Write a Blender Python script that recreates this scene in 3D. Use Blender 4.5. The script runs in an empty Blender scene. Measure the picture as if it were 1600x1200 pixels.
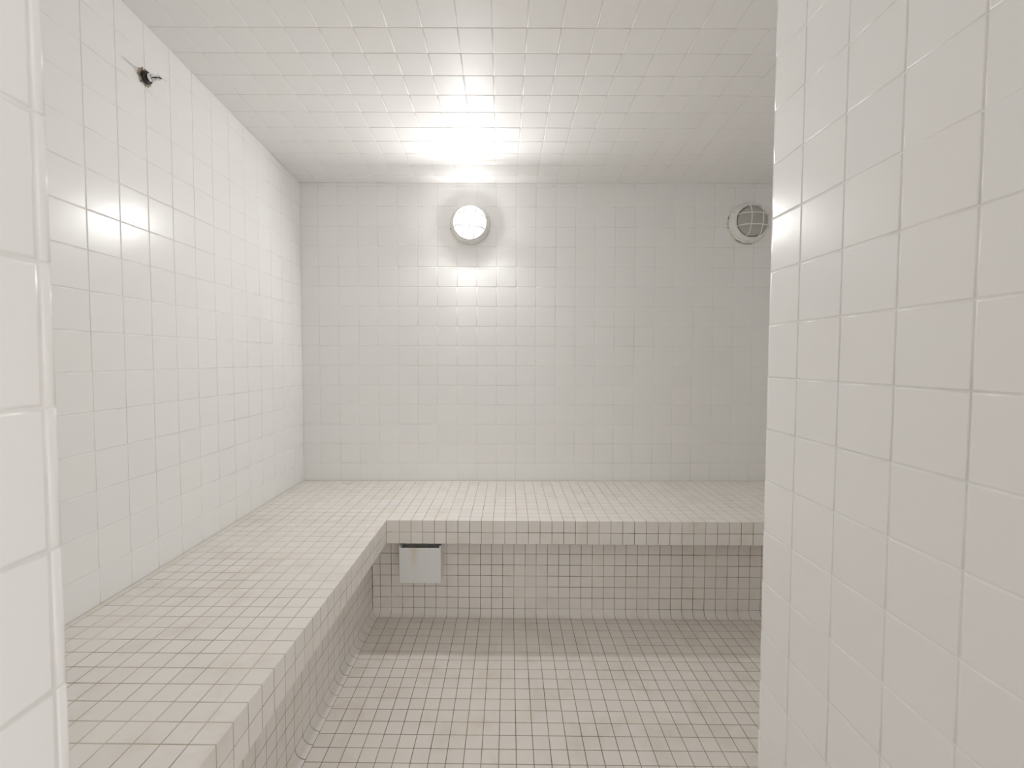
import bpy, math, random
from mathutils import Vector, Matrix

random.seed(7)
T = 0.1112            # pitch of the large wall tiles in metres (one layout unit)
M = 0.459             # pitch of the small mosaic tiles, in layout units
X0, Z0 = 9.3244, 19.2  # camera column and floor level in layout units


def W(X, Y, Z):
    """layout units (tiles, back wall at Y=0) -> metres, floor at z=0"""
    return Vector(((X - X0) * T, Y * T, (Z + Z0) * T))


scene = bpy.context.scene
COL = scene.collection

# ------------------------------------------------------------------ camera
F_PX, CX, CY = 717.998, 787.178, 591.21
PITCH, YAW, ROLL = -0.0417, -0.0021, -0.0020
CAM = W(9.3244, -23.4529, -8.658)
Rz = Matrix.Rotation(YAW, 3, 'Z')
Rx = Matrix.Rotation(PITCH, 3, 'X')
Ry = Matrix.Rotation(ROLL, 3, 'Y')
RC = Rz @ Rx @ Ry
right, fwd, up = RC.col[0], RC.col[1], RC.col[2]
cam_data = bpy.data.cameras.new('camera')
cam = bpy.data.objects.new('camera', cam_data)
COL.objects.link(cam)
mw = Matrix.Identity(4)
for r in range(3):
    mw[r][0], mw[r][1], mw[r][2], mw[r][3] = right[r], up[r], -fwd[r], CAM[r]
cam.matrix_world = mw
cam_data.sensor_fit = 'HORIZONTAL'
cam_data.sensor_width = 36.0
cam_data.lens = F_PX / 1600 * 36.0
cam_data.shift_x = (800 - CX) / 1600
cam_data.shift_y = (CY - 600) / 1600
cam_data.clip_start = 0.02
cam_data.dof.use_dof = True
cam_data.dof.focus_distance = 1.9
cam_data.dof.aperture_fstop = 7.1
scene.camera = cam

# ------------------------------------------------------------------ light
world = bpy.data.worlds.new('world')
scene.world = world
world.use_nodes = True
bgn = world.node_tree.nodes.get('Background') or world.node_tree.nodes.new('ShaderNodeBackground')
bgn.inputs[0].default_value = (1.0, 0.972, 0.95, 1)
bgn.inputs[1].default_value = 1.75
LAMP_STRENGTH = 1.2        # frosted globe of the lit lamp
LAMP_WATTS = 9.3           # disk light added in front of the globe to carry its light
scene.view_settings.view_transform = 'Standard'
scene.view_settings.look = 'None'
scene.view_settings.gamma = 1.0
scene.view_settings.use_curve_mapping = False
scene.view_settings.exposure = 0.09
try:
    scene.cycles.max_bounces = 16
    scene.cycles.diffuse_bounces = 12
    scene.cycles.glossy_bounces = 6
except Exception:
    pass


# ------------------------------------------------------------------ materials
def new_mat(name):
    m = bpy.data.materials.new(name)
    m.use_nodes = True
    nt = m.node_tree
    return m, nt, nt.nodes['Principled BSDF']


def lk(nt, a, b):
    nt.links.new(a, b)


def node(nt, typ, **kw):
    n = nt.nodes.new(typ)
    for k, v in kw.items():
        setattr(n, k, v)
    return n


def noise(nt, scale, detail=3.0, rough=0.5):
    g = node(nt, 'ShaderNodeNewGeometry')
    n = node(nt, 'ShaderNodeTexNoise')
    n.inputs['Scale'].default_value = scale
    n.inputs['Detail'].default_value = detail
    n.inputs['Roughness'].default_value = rough
    lk(nt, g.outputs['Position'], n.inputs['Vector'])
    return n


def ramp(nt, fac, stops):
    r = node(nt, 'ShaderNodeValToRGB')
    while len(r.color_ramp.elements) < len(stops):
        r.color_ramp.elements.new(0.5)
    for e, (p, c) in zip(r.color_ramp.elements, stops):
        e.position = p
        e.color = (*c, 1) if len(c) == 3 else c
    lk(nt, fac, r.inputs[0])
    return r


def tile_material(name, col, var, rough, bump_scale, bump_str, bump_dist=0.001, stain=None):
    m, nt, b = new_mat(name)
    oi = node(nt, 'ShaderNodeObjectInfo')
    ge = node(nt, 'ShaderNodeNewGeometry')
    ad = node(nt, 'ShaderNodeMath', operation='ADD')
    fr = node(nt, 'ShaderNodeMath', operation='FRACT')
    lk(nt, oi.outputs['Random'], ad.inputs[0])
    lk(nt, ge.outputs['Random Per Island'], ad.inputs[1])
    lk(nt, ad.outputs[0], fr.inputs[0])
    lo = tuple(c * (1 - var) for c in col)
    hi = tuple(min(1, c * (1 + var)) for c in col)
    warm = (col[0] * (1 + var * .2), col[1] * (1 - var * .15), col[2] * (1 - var * .9))
    r = ramp(nt, fr.outputs[0], [(0.0, lo), (0.35, col), (0.7, hi), (1.0, warm)])
    out = r.outputs[0]
    if stain:
        sc, c2, amt, p0, p1 = stain
        n = noise(nt, sc, 4, .6)
        mr = node(nt, 'ShaderNodeMapRange')
        mr.inputs['From Min'].default_value = p0
        mr.inputs['From Max'].default_value = p1
        mr.inputs['To Max'].default_value = amt
        lk(nt, n.outputs['Fac'], mr.inputs['Value'])
        mx = node(nt, 'ShaderNodeMix', data_type='RGBA')
        lk(nt, mr.outputs[0], mx.inputs['Factor'])
        lk(nt, out, mx.inputs['A'])
        mx.inputs['B'].default_value = (*c2, 1)
        out = mx.outputs['Result']
    lk(nt, out, b.inputs['Base Color'])
    b.inputs['Roughness'].default_value = rough
    b.inputs['Specular IOR Level'].default_value = .22
    if bump_str:
        n = noise(nt, bump_scale, 2, .5)
        bp = node(nt, 'ShaderNodeBump')
        bp.inputs['Strength'].default_value = bump_str
        bp.inputs['Distance'].default_value = bump_dist
        lk(nt, n.outputs['Fac'], bp.inputs['Height'])
        lk(nt, bp.outputs[0], b.inputs['Normal'])
    return m


def grout_material(name, stops, scale, rough=0.85):
    m, nt, b = new_mat(name)
    n = noise(nt, scale, 5, .62)
    r = ramp(nt, n.outputs['Fac'], stops)
    lk(nt, r.outputs[0], b.inputs['Base Color'])
    b.inputs['Roughness'].default_value = rough
    n2 = noise(nt, 900, 2)
    bp = node(nt, 'ShaderNodeBump')
    bp.inputs['Strength'].default_value = 0.3
    bp.inputs['Distance'].default_value = 0.0006
    lk(nt, n2.outputs['Fac'], bp.inputs['Height'])
    lk(nt, bp.outputs[0], b.inputs['Normal'])
    return m


def plain(name, col, rough=0.5, metal=0.0, bump=0.0, bscale=200):
    m, nt, b = new_mat(name)
    n = noise(nt, 40, 3)
    r = ramp(nt, n.outputs['Fac'], [(0.3, tuple(c * .94 for c in col)), (0.7, col)])
    lk(nt, r.outputs[0], b.inputs['Base Color'])
    b.inputs['Roughness'].default_value = rough
    b.inputs['Metallic'].default_value = metal
    if bump:
        n2 = noise(nt, bscale, 3)
        bp = node(nt, 'ShaderNodeBump')
        bp.inputs['Strength'].default_value = bump
        bp.inputs['Distance'].default_value = 0.002
        lk(nt, n2.outputs['Fac'], bp.inputs['Height'])
        lk(nt, bp.outputs[0], b.inputs['Normal'])
    return m


MT = {}
MT['wall_tile'] = tile_material('wall_tile_glaze', (.870, .869, .864), .008, .24, 14, .25, .0012)
MT['ceil_tile'] = tile_material('ceiling_tile_glaze', (.866, .863, .857), .008, .42, 420, .5, .0006)
MT['mosaic'] = tile_material('mosaic_tile', (.805, .785, .758), .025, .5, 300, .12, .0004,
                             stain=(9, (.66, .56, .45), .35, .52, .75))
MT['floor_mosaic'] = tile_material('floor_mosaic_tile', (.785, .75, .712), .025, .42, 300, .12, .0004,
                                   stain=(7, (.58, .48, .37), .4, .5, .75))
MT['wall_grout'] = grout_material('wall_grout', [(.36, (.74, .73, .705)), (.52, (.89, .885, .875))], 2.5)
MT['ceil_grout'] = grout_material('ceiling_grout', [(.36, (.74, .725, .70)), (.52, (.87, .865, .85))], 2.5)
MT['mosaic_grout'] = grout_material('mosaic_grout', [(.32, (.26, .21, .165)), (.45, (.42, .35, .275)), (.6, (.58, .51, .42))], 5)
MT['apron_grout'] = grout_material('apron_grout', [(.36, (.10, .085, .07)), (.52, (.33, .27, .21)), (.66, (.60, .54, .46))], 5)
MT['floor_grout'] = grout_material('floor_grout', [(.36, (.17, .135, .10)), (.6, (.36, .28, .20))], 5)
MT['white_paint'] = plain('white_painted_metal', (.86, .855, .84), .45, 0, .08, 300)
MT['plastic'] = plain('white_enamel_plate', (.80, .81, .81), .35)
MT['chrome'] = plain('chrome', (.82, .82, .82), .12, 1.0)
MT['dark_metal'] = plain('dark_metal', (.05, .045, .04), .4, .6)
MT['mortar'] = grout_material('broken_mortar', [(.35, (.07, .05, .035)), (.5, (.30, .24, .18)), (.65, (.62, .57, .5))], 90)
MT['crack'] = plain('rusty_sealant_gap', (.16, .10, .07), .8)
MT['sealant'] = plain('old_white_sealant', (.74, .72, .66), .6, 0, .3, 250)
MT['glass_off'] = plain('frosted_glass_unlit', (.50, .495, .465), .28)
m, nt, b = new_mat('lit_frosted_globe')
b.inputs['Base Color'].default_value = (0, 0, 0, 1)
b.inputs['Specular IOR Level'].default_value = 0.0
b.inputs['Emission Color'].default_value = (1.0, .985, .965, 1)
b.inputs['Emission Strength'].default_value = LAMP_STRENGTH
MT['glass_on'] = m
m, nt, b = new_mat('steam_cover_enamel')
n = noise(nt, 3, 3)
g = node(nt, 'ShaderNodeNewGeometry')
sp = node(nt, 'ShaderNodeSeparateXYZ')
lk(nt, g.outputs['Position'], sp.inputs[0])
wv = node(nt, 'ShaderNodeMapRange')      # a narrow rust run below the outlet
wv.inputs['From Min'].default_value = 0.0
wv.inputs['From Max'].default_value = 0.022
wv.inputs['To Min'].default_value = 1.0
wv.inputs['To Max'].default_value = 0.0
sb = node(nt, 'ShaderNodeMath', operation='SUBTRACT')
sb.inputs[1].default_value = (5.86 - X0) * T
ab = node(nt, 'ShaderNodeMath', operation='ABSOLUTE')
lk(nt, sp.outputs[0], sb.inputs[0]); lk(nt, sb.outputs[0], ab.inputs[0]); lk(nt, ab.outputs[0], wv.inputs['Value'])
zr = node(nt, 'ShaderNodeMapRange')
zr.inputs['From Min'].default_value = (-17.1 + Z0) * T
zr.inputs['From Max'].default_value = (-16.1 + Z0) * T
lk(nt, sp.outputs[2], zr.inputs['Value'])
mu = node(nt, 'ShaderNodeMath', operation='MULTIPLY')
lk(nt, wv.outputs[0], mu.inputs[0]); lk(nt, zr.outputs[0], mu.inputs[1])
mu2 = node(nt, 'ShaderNodeMath', operation='MULTIPLY')
lk(nt, mu.outputs[0], mu2.inputs[0]); mu2.inputs[1].default_value = .6
mx = node(nt, 'ShaderNodeMix', data_type='RGBA')
lk(nt, mu2.outputs[0], mx.inputs['Factor'])
mx.inputs['A'].default_value = (.78, .79, .79, 1)
mx.inputs['B'].default_value = (.66, .54, .36, 1)
lk(nt, mx.outputs['Result'], b.inputs['Base Color'])
b.inputs['Roughness'].default_value = .38
MT['steam_cover'] = m


# ------------------------------------------------------------------ helpers
def mesh(name, verts, faces, smooth=False):
    me = bpy.data.meshes.new(name)
    me.from_pydata([tuple(v) for v in verts], [], faces)
    if smooth:
        me.polygons.foreach_set('use_smooth', [True] * len(me.polygons))
    me.update()
    return me


def obj(name, me, mat=None, parent=None, matrix=None):
    o = bpy.data.objects.new(name, me)
    COL.objects.link(o)
    if me is not None and mat is not None and not me.materials:
        me.materials.append(mat)
    if parent is not None:
        o.parent = parent
    if matrix is not None:
        o.matrix_basis = matrix
    return o


def struct(o, label, cat):
    o['kind'] = 'structure'
    o['label'] = label
    o['category'] = cat
    return o


def prism(poly3, direction, depth):
    """solid from a planar polygon pushed along direction"""
    n = len(poly3)
    d = Vector(direction) * depth
    v = [Vector(p) for p in poly3] + [Vector(p) + d for p in poly3]
    f = [list(range(n)), list(range(2 * n - 1, n - 1, -1))]
    for i in range(n):
        j = (i + 1) % n
        f.append([i, i + n, j + n, j])
    # orient outward: first face normal should oppose direction
    nn = (v[1] - v[0]).cross(v[2] - v[0])
    if nn.dot(d) > 0:
        f = [list(reversed(q)) for q in f]
    return v, f


def join(parts):
    V, Fc = [], []
    for v, f in parts:
        o = len(V)
        V += v
        Fc += [[i + o for i in q] for q in f]
    return V, Fc


def clip(poly, halfplanes):
    """convex clip; half plane (a,b,c) keeps a*u+b*v<=c"""
    for a, b, c in halfplanes:
        out = []
        n = len(poly)
        for i in range(n):
            p, q = poly[i], poly[(i + 1) % n]
            dp, dq = a * p[0] + b * p[1] - c, a * q[0] + b * q[1] - c
            if dp <= 1e-9:
                out.append(p)
            if (dp < -1e-9 and dq > 1e-9) or (dp > 1e-9 and dq < -1e-9):
                t = dp / (dp - dq)
                out.append((p[0] + t * (q[0] - p[0]), p[1] + t * (q[1] - p[1])))
        poly = out
        if len(poly) < 3:
            return []
    # drop doubled points
    res = []
    for p in poly:
        if not res or math.hypot(p[0] - res[-1][0], p[1] - res[-1][1]) > 1e-6:
            res.append(p)
    if len(res) > 2 and math.hypot(res[0][0] - res[-1][0], res[0][1] - res[-1][1]) < 1e-6:
        res.pop()
    return res if len(res) > 2 else []


def area(poly):
    return 0.5 * sum(poly[i][0] * poly[(i + 1) % len(poly)][1] - poly[(i + 1) % len(poly)][0] * poly[i][1] for i in range(len(poly)))


def inset(poly, ds):
    """inset a convex counter-clockwise polygon, one distance per edge; keeps vertex count"""
    n = len(poly)
    lines = []
    for i in range(n):
        p, q = poly[i], poly[(i + 1) % n]
        ex, ey = q[0] - p[0], q[1] - p[1]
        l = math.hypot(ex, ey)
        nx, ny = -ey / l, ex / l
        lines.append((nx, ny, nx * p[0] + ny * p[1] + ds[i]))
    out = []
    for i in range(n):
        a, b = lines[i - 1], lines[i]
        det = a[0] * b[1] - a[1] * b[0]
        if abs(det) < 1e-6:
            return None
        out.append(((a[2] * b[1] - a[1] * b[2]) / det, (a[0] * b[2] - a[2] * b[0]) / det))
    return out


def tile_geometry(poly, joint, proud, bev, nose=None):
    """rounded tile face: poly in metres (ccw), returns verts, faces, smooth flags; z=0 is the glazed face.
    nose: set of edge indices with a wide rounded edge"""
    n = len(poly)
    w = [1.0] * n
    base = inset(poly, [0.0005 if (nose and i in nose) else joint / 2 for i in range(n)])
    if base is None or area(base) < 1e-5:
        return None
    rings = [(0.0, -proud - .0025), (0.0, -bev * .62), (bev * .3, -bev * .2), (bev, 0.0)]
    V, Fc, S = [], [], []
    for k, (d, z) in enumerate(rings):
        ds = [d * (4.0 if (nose and i in nose) else 1.0) for i in range(n)]
        rp = inset(base, ds) if d else base
        if rp is None or area(rp) < 2e-6 or area(rp) > area(base) + 1e-9:
            return None
        for i, (x, y) in enumerate(rp):
            V.append((x, y, z))
    for k in range(len(rings) - 1):
        for i in range(n):
            j = (i + 1) % n
            Fc.append([k * n + i, k * n + j, (k + 1) * n + j, (k + 1) * n + i])
            S.append(k > 0)
    Fc.append([(len(rings) - 1) * n + i for i in range(n)])
    S.append(False)
    return V, Fc, S


def project(p):
    d = p - CAM
    z = d.dot(fwd)
    if z < 0.02:
        return None
    return CX + F_PX * d.dot(right) / z, CY - F_PX * d.dot(up) / z


# coarse solids that can hide a tile from the photograph's viewpoint
OCC = []


def add_occluder(a, b):
    OCC.append((Vector([min(a[i], b[i]) + .002 for i in range(3)]), Vector([max(a[i], b[i]) - .002 for i in range(3)])))


def hidden(p):
    d = p - CAM
    for lo, hi in OCC:
        t0, t1 = 0.0, 0.985
        ok = True
        for i in range(3):
            if abs(d[i]) < 1e-9:
                if CAM[i] < lo[i] or CAM[i] > hi[i]:
                    ok = False
                    break
                continue
            a, b = (lo[i] - CAM[i]) / d[i], (hi[i] - CAM[i]) / d[i]
            if a > b:
                a, b = b, a
            t0, t1 = max(t0, a), min(t1, b)
            if t0 >= t1:
                ok = False
                break
        if ok:
            return True
    return False


def tile_surface(parent, name, polys, origin, eu, ev, mat, joint, proud, bev,
                 limit=300, tilt=0.0016, noses=None, sink=0.00012):
    """polys: list of ccw (u,v) polygons in layout units on the plane origin+u*eu+v*ev.
    The ones that show largest become parts of their own, the rest one joined part."""
    eu, ev = Vector(eu).normalized(), Vector(ev).normalized()
    nn = eu.cross(ev)
    items = []
    for k, poly in enumerate(polys):
        pm = [(u * T, v * T) for u, v in poly]
        if area(pm) < 0:
            pm.reverse()
        cu = sum(p[0] for p in pm) / len(pm)
        cv = sum(p[1] for p in pm) / len(pm)
        loc = [(p[0] - cu, p[1] - cv) for p in pm]
        nose = noses(poly, cu / T, cv / T, pm) if noses else None
        pos = origin + eu * cu + ev * cv
        score = 0.0
        pr = [project(origin + eu * a + ev * b_) for a, b_ in pm]
        if all(q is not None for q in pr):
            sx = sum(q[0] for q in pr) / len(pr)
            sy = sum(q[1] for q in pr) / len(pr)
            if -10 < sx < 1610 and 40 < sy < 1160:
                pts = [pos] + [pos + (origin + eu * a + ev * b_ - pos) * .8 for a, b_ in pm]
                if not all(hidden(p + nn * .001) for p in pts):
                    score = abs(area(pr))
        items.append((score, loc, pos, nose))
    order = sorted(range(len(items)), key=lambda i: -items[i][0])
    own = set(i for i in order[:limit] if items[i][0] > 25)
    cache = {}
    rest = []
    count = 0
    for i, (score, loc, pos, nose) in enumerate(items):
        key = (tuple((round(a, 4), round(b_, 4)) for a, b_ in loc), tuple(sorted(nose)) if nose else None)
        if key not in cache:
            cache[key] = [tile_geometry(loc, joint, proud, bev, nose), None]
        geo = cache[key][0]
        if geo is None:
            continue
        rot = Matrix((eu, ev, nn)).transposed().to_4x4()
        wob = Matrix.Rotation(random.gauss(0, tilt), 4, 'X') @ Matrix.Rotation(random.gauss(0, tilt), 4, 'Y')
        mat4 = Matrix.Translation(pos - nn * abs(random.gauss(0, sink))) @ rot @ wob
        if i in own:
            if cache[key][1] is None:
                me = mesh(name, geo[0], geo[1])
                me.polygons.foreach_set('use_smooth', geo[2])
                me.materials.append(mat)
                cache[key][1] = me
            obj(name, cache[key][1], None, parent, mat4)
            count += 1
        else:
            rest.append(([mat4 @ Vector(v) for v in geo[0]], geo[1], geo[2]))
    if rest:
        V, Fc = join([(v, f) for v, f, s in rest])
        me = mesh(name + '_field', V, Fc)
        me.polygons.foreach_set('use_smooth', [x for v, f, s in rest for x in s])
        o = obj(name + '_field', me, mat, parent)
        o['kind'] = 'stuff'
    return count


def rects(us, vs, planes):
    out = []
    for i in range(len(us) - 1):
        for j in range(len(vs) - 1):
            p = clip([(us[i], vs[j]), (us[i + 1], vs[j]), (us[i + 1], vs[j + 1]), (us[i], vs[j + 1])], planes)
            if p and abs(area(p)) > .004:
                out.append(p)
    return out


def frange(a, b, step, off):
    """a, every off+k*step strictly between a and b, b"""
    k = math.ceil((a - off) / step + 1e-6)
    L = [a]
    while off + k * step < b - 1e-6:
        x = off + k * step
        if x - L[-1] > .04:
            L.append(x)
        k += 1
    L.append(b)
    return L


def lathe(profile, seg=48):
    """profile of (radius, height) around +z"""
    V, Fc = [], []
    for r, h in profile:
        for s in range(seg):
            a = 2 * math.pi * s / seg
            V.append((r * math.cos(a), r * math.sin(a), h))
    for i in range(len(profile) - 1):
        for s in range(seg):
            t = (s + 1) % seg
            Fc.append([i * seg + s, i * seg + t, (i + 1) * seg + t, (i + 1) * seg + s])
    return V, Fc


def tube(pts, rad, seg=8, closed=False):
    pts = [Vector(p) for p in pts]
    n = len(pts)
    V, Fc = [], []
    ref = None
    for i, p in enumerate(pts):
        a = pts[i - 1] if (i or closed) else p
        b_ = pts[(i + 1) % n] if (i < n - 1 or closed) else p
        t = (b_ - a).normalized()
        if ref is None:
            ref = t.orthogonal().normalized()
        ref = (ref - t * ref.dot(t)).normalized()
        bi = t.cross(ref)
        rr = rad[i] if isinstance(rad, (list, tuple)) else rad
        for s in range(seg):
            an = 2 * math.pi * s / seg
            V.append(p + (ref * math.cos(an) + bi * math.sin(an)) * rr)
    m_ = n if closed else n - 1
    for i in range(m_):
        j = (i + 1) % n
        for s in range(seg):
            t = (s + 1) % seg
            Fc.append([i * seg + s, i * seg + t, j * seg + t, j * seg + s])
    if not closed:
        Fc.append(list(range(seg - 1, -1, -1)))
        Fc.append([(n - 1) * seg + s for s in range(seg)])
    return V, Fc


def box(lo, hi):
    x0, y0, z0 = lo
    x1, y1, z1 = hi
    v = [Vector(p) for p in ((x0, y0, z0), (x1, y0, z0), (x1, y1, z0), (x0, y1, z0), (x0, y0, z1), (x1, y0, z1), (x1, y1, z1), (x0, y1, z1))]
    return v, [[3, 2, 1, 0], [4, 5, 6, 7], [0, 1, 5, 4], [1, 2, 6, 5], [2, 3, 7, 6], [3, 0, 4, 7]]


# ------------------------------------------------------------------ layout numbers (layout units)
XL, XR = -0.896, 25.2          # left wall, and unseen far right wall drawn in to bounce light
XP, YP = 14.425, -14.6         # entry wall on the right and its corner
XJ, YJ = 6.17, -20.2           # left door jamb and its edge
YO = -22.0                     # outer face of the entry
HEAD = -1.0                    # underside of the door head
ZC, SL = 0.17, 0.0694          # ceiling height at the back wall, rise towards the entry
SEAT, SLAB = -14.94, -15.86    # bench top and underside of its slab
PROUD = 0.0013


def ceil_z(Y):
    return ZC + SL * (-Y)


TH = -0.0125                   # the mosaic work sits a little out of square with the back wall
C0 = W(4.80, -5.79, 0)
EX = Vector((math.cos(TH), math.sin(TH), 0))
EY = Vector((-math.sin(TH), math.cos(TH), 0))
EZ = Vector((0, 0, 1))


def L(u, w, Z):
    """bench frame (u along the back bench, w towards the back wall) -> metres"""
    return C0 * 1.0 + EX * (u * T) + EY * (w * T) - EZ * C0.z + EZ * ((Z + Z0) * T)


def plane_X(sign, X):
    """sign*X_layout <= sign*X as a half plane on (u,w)"""
    return (sign * EX.x, sign * EY.x, sign * (X - 4.80))


def plane_Y(sign, Y):
    return (sign * EX.y, sign * EY.y, sign * (Y + 5.79))


add_occluder(W(XP, YO, -19.2), W(XP + 2, YP, 2))           # entry wall
add_occluder(W(XP, YP - 1.5, -19.2), W(XR, YP, 2))         # its return
add_occluder(W(XL, YO, -19.2), W(XJ, YJ, 2))               # front wall and jamb
add_occluder(W(XL, YJ, SLAB), W(4.66, -5.9, SEAT - .05))   # left bench slab
add_occluder(W(4.5, -5.8, SLAB), W(XR, 0, SEAT - .05))     # back bench slab

# ------------------------------------------------------------------ room shell
WT = 0.12 / T                  # wall thickness
g = PROUD / T
top_l, top_b = ceil_z(YO), ceil_z(0)
v, f = prism([W(XL - WT, g, -19.8), W(XR + WT, g, -19.8), W(XR + WT, g, top_b + 1), W(XL - WT, g, top_b + 1)], (0, 1, 0), .12)
wall_back = struct(obj('wall_back', mesh('wall_back', v, f), MT['wall_grout']),
                   'white square-tiled back wall carrying both round lights', 'wall')
v, f = prism([W(XL - g, g, -19.8), W(XL - g, YO, -19.8), W(XL - g, YO, ceil_z(YO) + .05), W(XL - g, g, ceil_z(0) + .05)], (-1, 0, 0), .12)
wall_left = struct(obj('wall_left', mesh('wall_left', v, f), MT['wall_grout']),
                   'white square-tiled left wall above the long bench', 'wall')
# entry wall on the right with its return towards the far right
a = [(XP + g, YO), (XP + g, YP), (XR, YP), (XR, YP - 1.6), (XP + 1.6, YP - 1.6), (XP + 1.6, YO)]
v, f = join([prism([W(XP + g, YO, -19.8), W(XP + g, YP, -19.8), W(XP + 1.6, YP, -19.8), W(XP + 1.6, YO, -19.8)], (0, 0, 1), 22.2 * T),
             prism([W(XP + 1.6, YP - 1.6, -19.8), W(XP + 1.6, YP, -19.8), W(XR, YP, -19.8), W(XR, YP - 1.6, -19.8)], (0, 0, 1), 22.2 * T)])
wall_right = struct(obj('wall_right', mesh('wall_right', v, f), MT['wall_grout']),
                    'large white-tiled entry wall filling the right foreground', 'wall')
v, f = prism([W(XR, g, -19.8), W(XR, YP - 1.6, -19.8), W(XR, YP - 1.6, 2.4), W(XR, g, 2.4)], (1, 0, 0), .12)
wall_end = struct(obj('wall_far_right', mesh('wall_far_right', v, f), MT['ceil_tile']),
                  'unseen white end wall of the steam room, set close in to bounce light', 'wall')
# front wall with the door opening
v, f = join([prism([W(XL - WT, YO, -19.8), W(XL - WT, YJ - g, -19.8), W(XJ - g, YJ - g, -19.8), W(XJ - g, YO, -19.8)], (0, 0, 1), 22.2 * T),
             prism([W(XJ - g, YO, HEAD), W(XJ - g, YJ - g, HEAD), W(XP + g, YJ - g, HEAD), W(XP + g, YO, HEAD)], (0, 0, 1), 3.4 * T)])
wall_front = struct(obj('wall_front', mesh('wall_front', v, f), MT['wall_grout']),
                    'white tiled door jamb at the left edge of the view', 'wall')
nrm = Vector((0, -1, SL)).normalized()
cn = Vector((1, 0, 0)).cross(nrm)
v, f = prism([W(XL - WT, .6, ceil_z(.6)) - cn * PROUD, W(XR + WT, .6, ceil_z(.6)) - cn * PROUD,
              W(XR + WT, YO, ceil_z(YO)) - cn * PROUD, W(XL - WT, YO, ceil_z(YO)) - cn * PROUD], -cn, .1)
ceiling = struct(obj('ceiling', mesh('ceiling', v, f), MT['ceil_grout']),
                 'white square-tiled ceiling rising towards the entry', 'ceiling')
v, f = box(W(XL - WT, -54, -20.2), W(XR + WT, WT, -19.2 - g))
floor = struct(obj('floor', mesh('floor', v, f), MT['floor_grout']),
               'cream mosaic floor in front of the benches', 'floor')

# unseen passage added to steer world light through the door, open behind and right
XA, XB, YE = 0.0, 21.0, -52.0
PW = plain('added_passage_paint', (.58, .57, .55), .7)
v, f = box(W(XA - 1, YE, -19.8), W(XA, YO, 2.2))
struct(obj('wall_added_left', mesh('wall_added_left', v, f), PW), 'unseen plain wall added outside the door to steer light, left side', 'wall')
v, f = box(W(XA - 1, YE, 2.2), W(XB + 1, YO, 3.0))
struct(obj('ceiling_added', mesh('ceiling_added', v, f), PW), 'unseen plain ceiling added outside the door to block light from above', 'ceiling')
v, f = box(W(XP + 1.6, YO - .01, -19.8), W(XB + 1, YO + 1, 2.2))
struct(obj('wall_added_front', mesh('wall_added_front', v, f), PW), 'unseen plain wall added beside the door to hold back light', 'wall')

WJ, WB = .0026, .0017
big = 40.0
# back wall tiles
us = frange(XL, XR, 1, 0)
vs = [SEAT] + list(range(-14, 1)) + [ZC]
tile_surface(wall_back, 'tile', rects(us, vs, []), W(0, 0, 0), (1, 0, 0), (0, 0, 1), MT['wall_tile'], WJ, PROUD, WB)
# left wall tiles, cut along the sloping ceiling
us = frange(YJ, 0, 1, 0)
vs = [SEAT] + list(range(-14, 3))
tile_surface(wall_left, 'tile', rects(us, vs, [(SL, 1, ZC)]), W(XL, 0, 0), (0, 1, 0), (0, 0, 1), MT['wall_tile'], WJ, PROUD, WB)
# entry wall tiles
us = [-YP] + [15.49 + .992 * k for k in range(7)]
us = [x for x in us if x < -YO] + [-YO]
vs = [-19.2] + list(range(-19, 3))


def nose_right(poly, cu, cv, pm):
    return [i for i in range(len(pm)) if abs(pm[i][0] + YP * T) < 1e-6 and abs(pm[(i + 1) % len(pm)][0] + YP * T) < 1e-6]


tile_surface(wall_right, 'tile', rects(us, vs, [(-SL, 1, ZC)]), W(XP, 0, 0), (0, -1, 0), (0, 0, 1), MT['wall_tile'], WJ, PROUD, WB,
             noses=nose_right)


# jamb tiles with a narrow rounded trim along the edge
def nose_jamb(poly, cu, cv, pm):
    return [i for i in range(len(pm)) if abs(pm[i][0] - YJ * T) < 1e-6 and abs(pm[(i + 1) % len(pm)][0] - YJ * T) < 1e-6]


us = [YO, -21.29, -20.29]
vs = [-19.2] + list(range(-19, 0))
tile_surface(wall_front, 'tile', rects(us, vs, []), W(XJ, 0, 0), (0, 1, 0), (0, 0, 1), MT['wall_tile'], WJ, PROUD, .0025)
tile_surface(wall_front, 'edge_trim', rects([-20.29, YJ], vs, []), W(XJ, 0, 0), (0, 1, 0), (0, 0, 1), MT['wall_tile'], WJ, PROUD, .0012,
             noses=nose_jamb)
# ceiling tiles
us = frange(XL, XR, 1, 0)
vs = frange(0, -YJ * 1.0024, 1.0024, .842)
cp = [p for p in rects(us, vs, [(0, 1, -YP * 1.0024)])] + [p for p in rects(us, vs, [(0, -1, YP * 1.0024), (1, 0, XP)])]
tile_surface(ceiling, 'tile', cp, W(0, 0, ZC), (1, 0, 0), nrm, MT['ceil_tile'], WJ, PROUD, WB, tilt=.002)

# floor mosaic
RU, RW = -0.85, 0.93           # riser planes in the bench frame
CR = 0.27                      # cove radius
MJ, MB, MP = .0023, .0008, .0007
us = frange(RU + CR, 26.5, .4625, 4.51)
vs = sorted([-x for x in frange(-(RW - CR), 16.5, .459, .0925)])
fl = rects(us, vs, [plane_X(1, XR), plane_Y(-1, YP)]) + rects(us, vs, [plane_X(1, XP), plane_Y(1, YP), plane_Y(-1, YO)])
tile_surface(floor, 'mosaic_tile', fl, L(0, 0, -19.2), EX, EY, MT['floor_mosaic'], MJ, MP, MB, tilt=.0025)

# ------------------------------------------------------------------ bench
bench = obj('corner_bench', None)
bench['label'] = 'L-shaped built-in steam room bench covered in cream mosaic tiles'
bench['category'] = 'bench'
gm = MP / T
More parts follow.
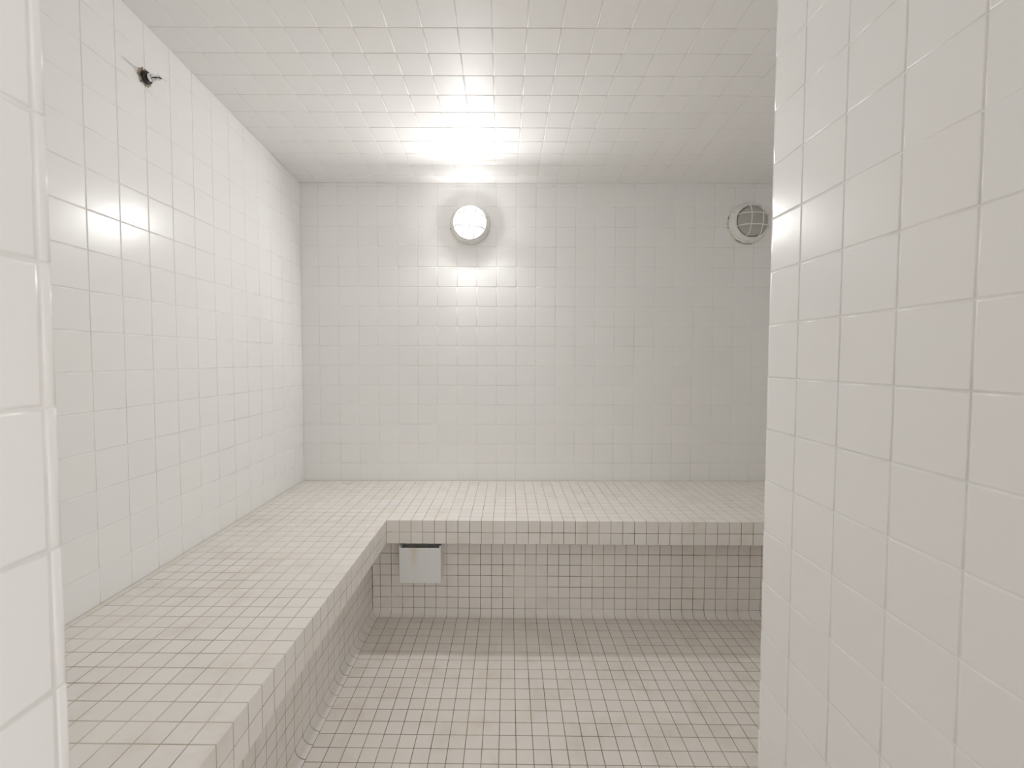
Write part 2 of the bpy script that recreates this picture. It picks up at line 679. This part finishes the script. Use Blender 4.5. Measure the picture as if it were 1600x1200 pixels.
# slab: back run and left run, clear of the walls' tile faces
WEND = lambda u: (0 + 5.79 - EX.y * u) / EY.y                 # w of the back wall at u


def UL(w, X=XL):
    return (X - 4.80 - EY.x * w) / EX.x


def quad(pts, Z, depth):
    return prism([L(u, w, Z) for u, w in pts], (0, 0, -1), depth)


FW = (YJ + 5.79)               # front wall, w about -14.41
keep = [plane_X(-1, XL + .02), plane_X(1, XR - .02), plane_Y(1, -.02), plane_Y(-1, YJ + .02)]


def ell(e, Z, depth):
    """L-shaped solid whose inner corner lies at (-e, +e) in the bench frame"""
    return join([quad(clip([(-7, e), (26.5, e), (26.5, 7), (-7, 7)], keep), Z, depth),
                 quad(clip([(-7, -16), (-e, -16), (-e, e), (-7, e)], keep), Z, depth)])


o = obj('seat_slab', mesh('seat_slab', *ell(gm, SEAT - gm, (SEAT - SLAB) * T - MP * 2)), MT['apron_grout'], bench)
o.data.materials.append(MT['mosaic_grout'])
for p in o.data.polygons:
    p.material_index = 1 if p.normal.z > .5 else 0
base = join([quad(clip([(-7, RW + gm), (26.5, RW + gm), (26.5, 7), (-7, 7)], keep), SLAB + .02, (SLAB + 19.2) * T + .002),
             quad(clip([(-7, -16), (RU - gm, -16), (RU - gm, RW + gm), (-7, RW + gm)], keep), SLAB + .02, (SLAB + 19.2) * T + .002)])
obj('riser_wall', mesh('riser_wall', *base), MT['apron_grout'], bench)
clipw = [plane_X(-1, XL), plane_X(1, XR), plane_Y(1, 0), plane_Y(-1, YJ)]
ul = [-k * M for k in range(14, -1, -1)]
ub = [0] + [.497 + k * .4575 for k in range(56)]
wb = [k * M for k in range(14)]
wl = sorted([0] + [-(.27 + k * .4616) for k in range(32)])


def nose_seat(poly, cu, cv, pm):
    out = []
    for i in range(len(pm)):
        p, q = pm[i], pm[(i + 1) % len(pm)]
        if abs(p[0]) < 1e-6 and abs(q[0]) < 1e-6 and cv < 0:
            out.append(i)
    return out


seat = rects(ul[:-1] + ub, wb, clipw) + rects(ul, wl, clipw)
tile_surface(bench, 'seat_tile', seat, L(0, 0, SEAT), EX, EY, MT['mosaic'], MJ, MP, MB, tilt=.0025, noses=nose_seat)
zs = [SLAB, SLAB + .46, SEAT]
tile_surface(bench, 'apron_tile', rects(ub, zs, [(1, 0, 20.35)]), L(0, 0, 0), EX, EZ, MT['mosaic'], MJ, MP, MB, tilt=.0025)
tile_surface(bench, 'apron_tile', rects(wl, zs, [(-1, 0, -FW)]), L(0, 0, 0), EY, EZ, MT['mosaic'], MJ, MP, MB, tilt=.0025)
zr_ = [-19.2 + CR] + [-19.2 + CR + .458 * k for k in range(1, 7)] + [SLAB]
un = frange(RU, 20.35, M, 12.536 - 4.80)
tile_surface(bench, 'riser_tile', rects(un, zr_, []), L(0, RW, 0), EX, EZ, MT['mosaic'], MJ, MP, MB, tilt=.0025)
wn = frange(FW + .1, RW, M, -.02)
tile_surface(bench, 'riser_tile', rects(wn, zr_, []), L(RU, 0, 0), EY, EZ, MT['mosaic'], MJ, MP, MB, tilt=.0025)


# cove tiles along the foot of the risers
def cove(length, r, back):
    pts = [(-math.cos(t * math.pi / 14) * r + r, -math.sin(t * math.pi / 14) * r + r) for t in range(8)] + [(-back, -back)]
    n = len(pts)
    V = [Vector((x, y, z)) for y in (-length / 2, length / 2) for x, z in pts] * 2
    Fc = [list(range(n - 1, -1, -1)), list(range(n, 2 * n))]
    o_ = 2 * n
    for i in range(n):
        j = (i + 1) % n
        Fc.append([o_ + i, o_ + j, o_ + j + n, o_ + i + n])
    return V, Fc


def cove_run(cuts, place, rotz):
    shared = {}
    for a_, b_ in zip(cuts[:-1], cuts[1:]):
        ln = round((b_ - a_) * T - MJ, 4)
        if ln < .006:
            continue
        if ln not in shared:
            me = mesh('cove_tile', *cove(ln, CR * T, .001))
            me.polygons.foreach_set('use_smooth', [2 <= i < 9 for i in range(len(me.polygons))])
            for e in me.edges:
                if (e.vertices[0] - 18) % 9 in (0, 7, 8) and abs(e.vertices[0] - e.vertices[1]) == 9:
                    e.use_edge_sharp = True
            shared[ln] = me
        obj('cove_tile', shared[ln], MT['mosaic'], bench, Matrix.Translation(place((a_ + b_) / 2)) @ Matrix.Rotation(rotz, 4, 'Z'))
    ln = (cuts[-1] - cuts[0]) * T
    obj('cove_bed', mesh('cove_bed', *cove(ln, CR * T - .0012, .0005)), MT['apron_grout'], bench,
        Matrix.Translation(place((cuts[0] + cuts[-1]) / 2)) @ Matrix.Rotation(rotz, 4, 'Z'))


for nm, pos, ln, rz in (('wall_sealant', W(XL + .02, YJ / 2, SEAT), -YJ * T - .01, 0), ('wall_sealant', W((XL + XR) / 2, -.02, SEAT), (XR - XL) * T - .01, -math.pi / 2)):
    obj(nm, mesh(nm, *cove(ln, .0055, .0)), MT['sealant'], bench, Matrix.Translation(pos) @ Matrix.Rotation(rz, 4, 'Z'))
cove_run(wn, lambda s: L(RU, s, -19.2), TH)
cove_run(un, lambda s: L(s, RW, -19.2), TH - math.pi / 2)


# ------------------------------------------------------------------ round bulkhead lights
def bulkhead(label, X, Z, globe_mat, roll, crack):
    root = obj('bulkhead_light', None, matrix=Matrix.Translation(W(X, 0, Z)) @ Matrix.Rotation(math.pi / 2, 4, 'X') @ Matrix.Rotation(roll, 4, 'Z'))
    root['label'] = label
    root['category'] = 'wall light'
    root['group'] = 'round lights on the back wall'
    pl = [(.0, .001), (.106, .001), (.109, .004), (.109, .010), (.104, .016), (.098, .018)]
    obj('mount_plate', mesh('mount_plate', *lathe(pl, 64), smooth=True), MT['white_paint'], root)
    ho = [(.101, .014), (.101, .028), (.099, .037), (.095, .042), (.090, .044), (.086, .043), (.084, .039), (.083, .022)]
    obj('housing', mesh('housing', *lathe(ho, 64), smooth=True), MT['white_paint'], root)
    R, H = .0815, .024
    gl = [(R, .022), (R, .042)] + [(R * math.cos(t), .042 + H * math.sin(t)) for t in [i * math.pi / 2 / 14 for i in range(1, 14)]] + [(.0005, .042 + H)]
    obj('globe', mesh('globe', *lathe(gl, 64), smooth=True), globe_mat, root)
    GR, GH = .090, .058
    gd = obj('wire_guard', mesh('wire_guard', *tube([(GR * math.cos(i * math.pi / 24), GR * math.sin(i * math.pi / 24), .047) for i in range(48)], .0030, 8, True), smooth=True),
             MT['white_paint'], root)
    for off in (-.031, .031):
        for ax in (0, 1):
            e = math.sqrt(GR ** 2 - off ** 2)
            pts = []
            for i in range(25):
                s = -e + 2 * e * i / 24
                h = .047 + GH * math.sqrt(max(0, 1 - (s * s + off * off) / GR ** 2)) ** .8
                pts.append((off, s, h + .0016 * ax) if ax == 0 else (s, off, h + .0016 * ax))
            obj('guard_wire', mesh('guard_wire', *tube(pts, .0026, 8), smooth=True), MT['white_paint'], gd)
    for i in range(3):
        a_ = i * 2.094 + .5
        h = obj('screw', mesh('screw', *lathe([(.0045, .012), (.0045, .0185), (.003, .020), (.0003, .020)], 12), smooth=True), MT['chrome'], root,
                Matrix.Translation((.1045 * math.cos(a_), .1045 * math.sin(a_), 0)))
    # old sealant squeezed out around the plate
    rnd = random.Random(int(X * 10))
    pts = [((.110 + rnd.uniform(-.001, .001)) * math.cos(i * math.pi / 30), (.110 + rnd.uniform(-.001, .001)) * math.sin(i * math.pi / 30), .002) for i in range(60)]
    obj('sealant_bead', mesh('sealant_bead', *tube(pts, [.0035 + rnd.uniform(-.0012, .0012) for _ in pts], 8, True), smooth=True), MT['sealant'], root)
    if crack:
        for a0, a1 in crack:
            n_ = max(3, int((a1 - a0) / .06))
            pts = [((.1135 + rnd.uniform(-.0008, .0012)) * math.cos(a0 + (a1 - a0) * i / n_), (.1135 + rnd.uniform(-.0008, .0012)) * math.sin(a0 + (a1 - a0) * i / n_), .0035) for i in range(n_ + 1)]
            o = obj('rust_gap', mesh('rust_gap', *tube(pts, [.0006] + [.0015 + rnd.uniform(-.0006, .0008) for _ in pts[2:]] + [.0006], 6), smooth=True), MT['crack'], root)
            o['label'] = 'dark rusty gap in the sealant'
    return root


lit = bulkhead('lit round bulkhead light with wire guard, glowing white on the back wall', 7.676, -1.90, MT['glass_on'], -.09, [(3.4, 3.5)])
ld = bpy.data.lights.new('lamp_disk', 'AREA')
ld.energy = LAMP_WATTS
ld.color = (1.0, .988, .972)
ld.shape = 'DISK'
ld.size = .058
lg = bpy.data.lights.new('lamp_glow', 'POINT')  # point light added for the glow on wall and ceiling around the lamp
lg.energy = 3.0
lg.color = (1.0, .988, .972)
lg.shadow_soft_size = .025
go = bpy.data.objects.new('lamp_glow', lg)
COL.objects.link(go)
go.parent = lit
go.matrix_basis = Matrix.Translation((0, 0, .075))
lo = bpy.data.objects.new('lamp_disk', ld)
COL.objects.link(lo)
lo.parent = lit
# inside the wire guard, the added disk light is tilted out and down into the room
lo.matrix_basis = Matrix.Rotation(.09, 4, 'Z') @ Matrix.Translation((0, -.010, .0755)) @ Matrix.Rotation(math.pi + math.radians(26), 4, 'X')
bulkhead('unlit grey round bulkhead light with wire guard near the entry wall', 21.66, -1.80, MT['glass_off'], -.03,
         [(4.05, 4.95), (2.75, 3.0), (3.15, 3.25), (3.35, 3.42)])

# ------------------------------------------------------------------ steam outlet cover under the back bench
sx0, sx1, sz0, sz1 = 5.275, 6.905, -17.455, -16.05
root = obj('steam_outlet_cover', None, matrix=Matrix.Translation(W((sx0 + sx1) / 2, -5.75, sz0)))
root['label'] = 'white box-shaped steam outlet cover with rust run under the back bench'
root['category'] = 'steam outlet'
w2, hh, tk = (sx1 - sx0) / 2 * T, (sz1 - sz0) * T, .005
dp = .088
rimv, rimf = box((-w2, 0, 0), (w2, tk, hh))
o = obj('front_plate', mesh('front_plate', rimv, rimf), MT['steam_cover'], root)
bm_ = o.modifiers.new('edge', 'BEVEL'); bm_.width = .0018; bm_.segments = 2
for s in (-1, 1):
    a_, b_ = sorted((s * w2, s * (w2 - .007)))
    o = obj('side_plate', mesh('side_plate', *box((a_, tk, .0), (b_, dp, hh + .007))), MT['steam_cover'], root)
    bm_ = o.modifiers.new('edge', 'BEVEL'); bm_.width = .0012; bm_.segments = 2
obj('bottom_plate', mesh('bottom_plate', *box((-w2 + .007, tk, 0), (w2 - .007, dp, tk))), MT['steam_cover'], root)
obj('back_plate', mesh('back_plate', *box((-w2 + .007, dp - .004, tk), (w2 - .007, dp, hh + .004))), MT['steam_cover'], root)
nz = obj('steam_pipe', mesh('steam_pipe', *lathe([(.0, .0), (.02, .0), (.02, .06), (.016, .06), (.016, .01), (.0, .01)], 24), smooth=True), MT['dark_metal'], root,
         Matrix.Translation((.012, dp - .004, hh * .62)) @ Matrix.Rotation(math.pi / 2, 4, 'X'))

# ------------------------------------------------------------------ sprinkler head on the left wall
sp0 = W(XL, -10.0, -.665)
root = obj('sprinkler_head', None, matrix=Matrix.Translation(sp0) @ Matrix.Rotation(math.pi / 2, 4, 'Y'))
root['label'] = 'chrome sidewall sprinkler head in a broken hole high on the left wall'
root['category'] = 'sprinkler'
# local: +z out of the wall, -x up, +y towards the back wall
rnd = random.Random(3)
V, Fc = [], []
ns = 40
outer = [(.0265 + rnd.uniform(-.0045, .0045)) for _ in range(ns)]
for ring in range(4):
    for s in range(ns):
        an = 2 * math.pi * s / ns
        rr, z = [(outer[s], .0004), (outer[s] * .93, .0022 + rnd.uniform(-.0005, .0015)), (.018 + rnd.uniform(-.002, .002), .003 + rnd.uniform(-.001, .001)), (.011, -.004)][ring]
        V.append((rr * math.cos(an), rr * math.sin(an), z))
for ring in range(3):
    for s in range(ns):
        t = (s + 1) % ns
        Fc.append([ring * ns + s, ring * ns + t, (ring + 1) * ns + t, (ring + 1) * ns + s])
o = obj('broken_mortar', mesh('broken_mortar', V, Fc), MT['mortar'], root)
o['label'] = 'ragged stained mortar around the pipe'
obj('pipe_collar', mesh('pipe_collar', *lathe([(.012, -.002), (.0175, .002), (.019, .006), (.0185, .012), (.0155, .013), (.012, .012)], 28), smooth=True), MT['dark_metal'], root)
obj('pipe_nipple', mesh('pipe_nipple', *lathe([(.0115, -.002), (.0115, .016), (.0128, .017), (.0128, .026), (.0105, .028), (.0, .0285)], 6)), MT['chrome'], root)
for s in (-1, 1):
    pts = [(0, s * .010, .027), (0, s * .0125, .033), (0, s * .0115, .040), (0, s * .006, .047), (0, 0, .050)]
    obj('frame_arm', mesh('frame_arm', *tube(pts, .0020, 8), smooth=True), MT['chrome'], root)
obj('glass_bulb', mesh('glass_bulb', *lathe([(.0004, .028), (.002, .029), (.0024, .037), (.002, .046), (.0004, .048)], 12), smooth=True), MT['dark_metal'], root)
obj('hub', mesh('hub', *lathe([(.0002, .048), (.0040, .048), (.0040, .054), (.0002, .0545)], 16), smooth=True), MT['dark_metal'], root)
o = obj('deflector', mesh('deflector', *box((-.003, -.022, .0545), (.003, .022, .0560))), MT['chrome'], root)
o.modifiers.new('edge', 'BEVEL').width = .0006
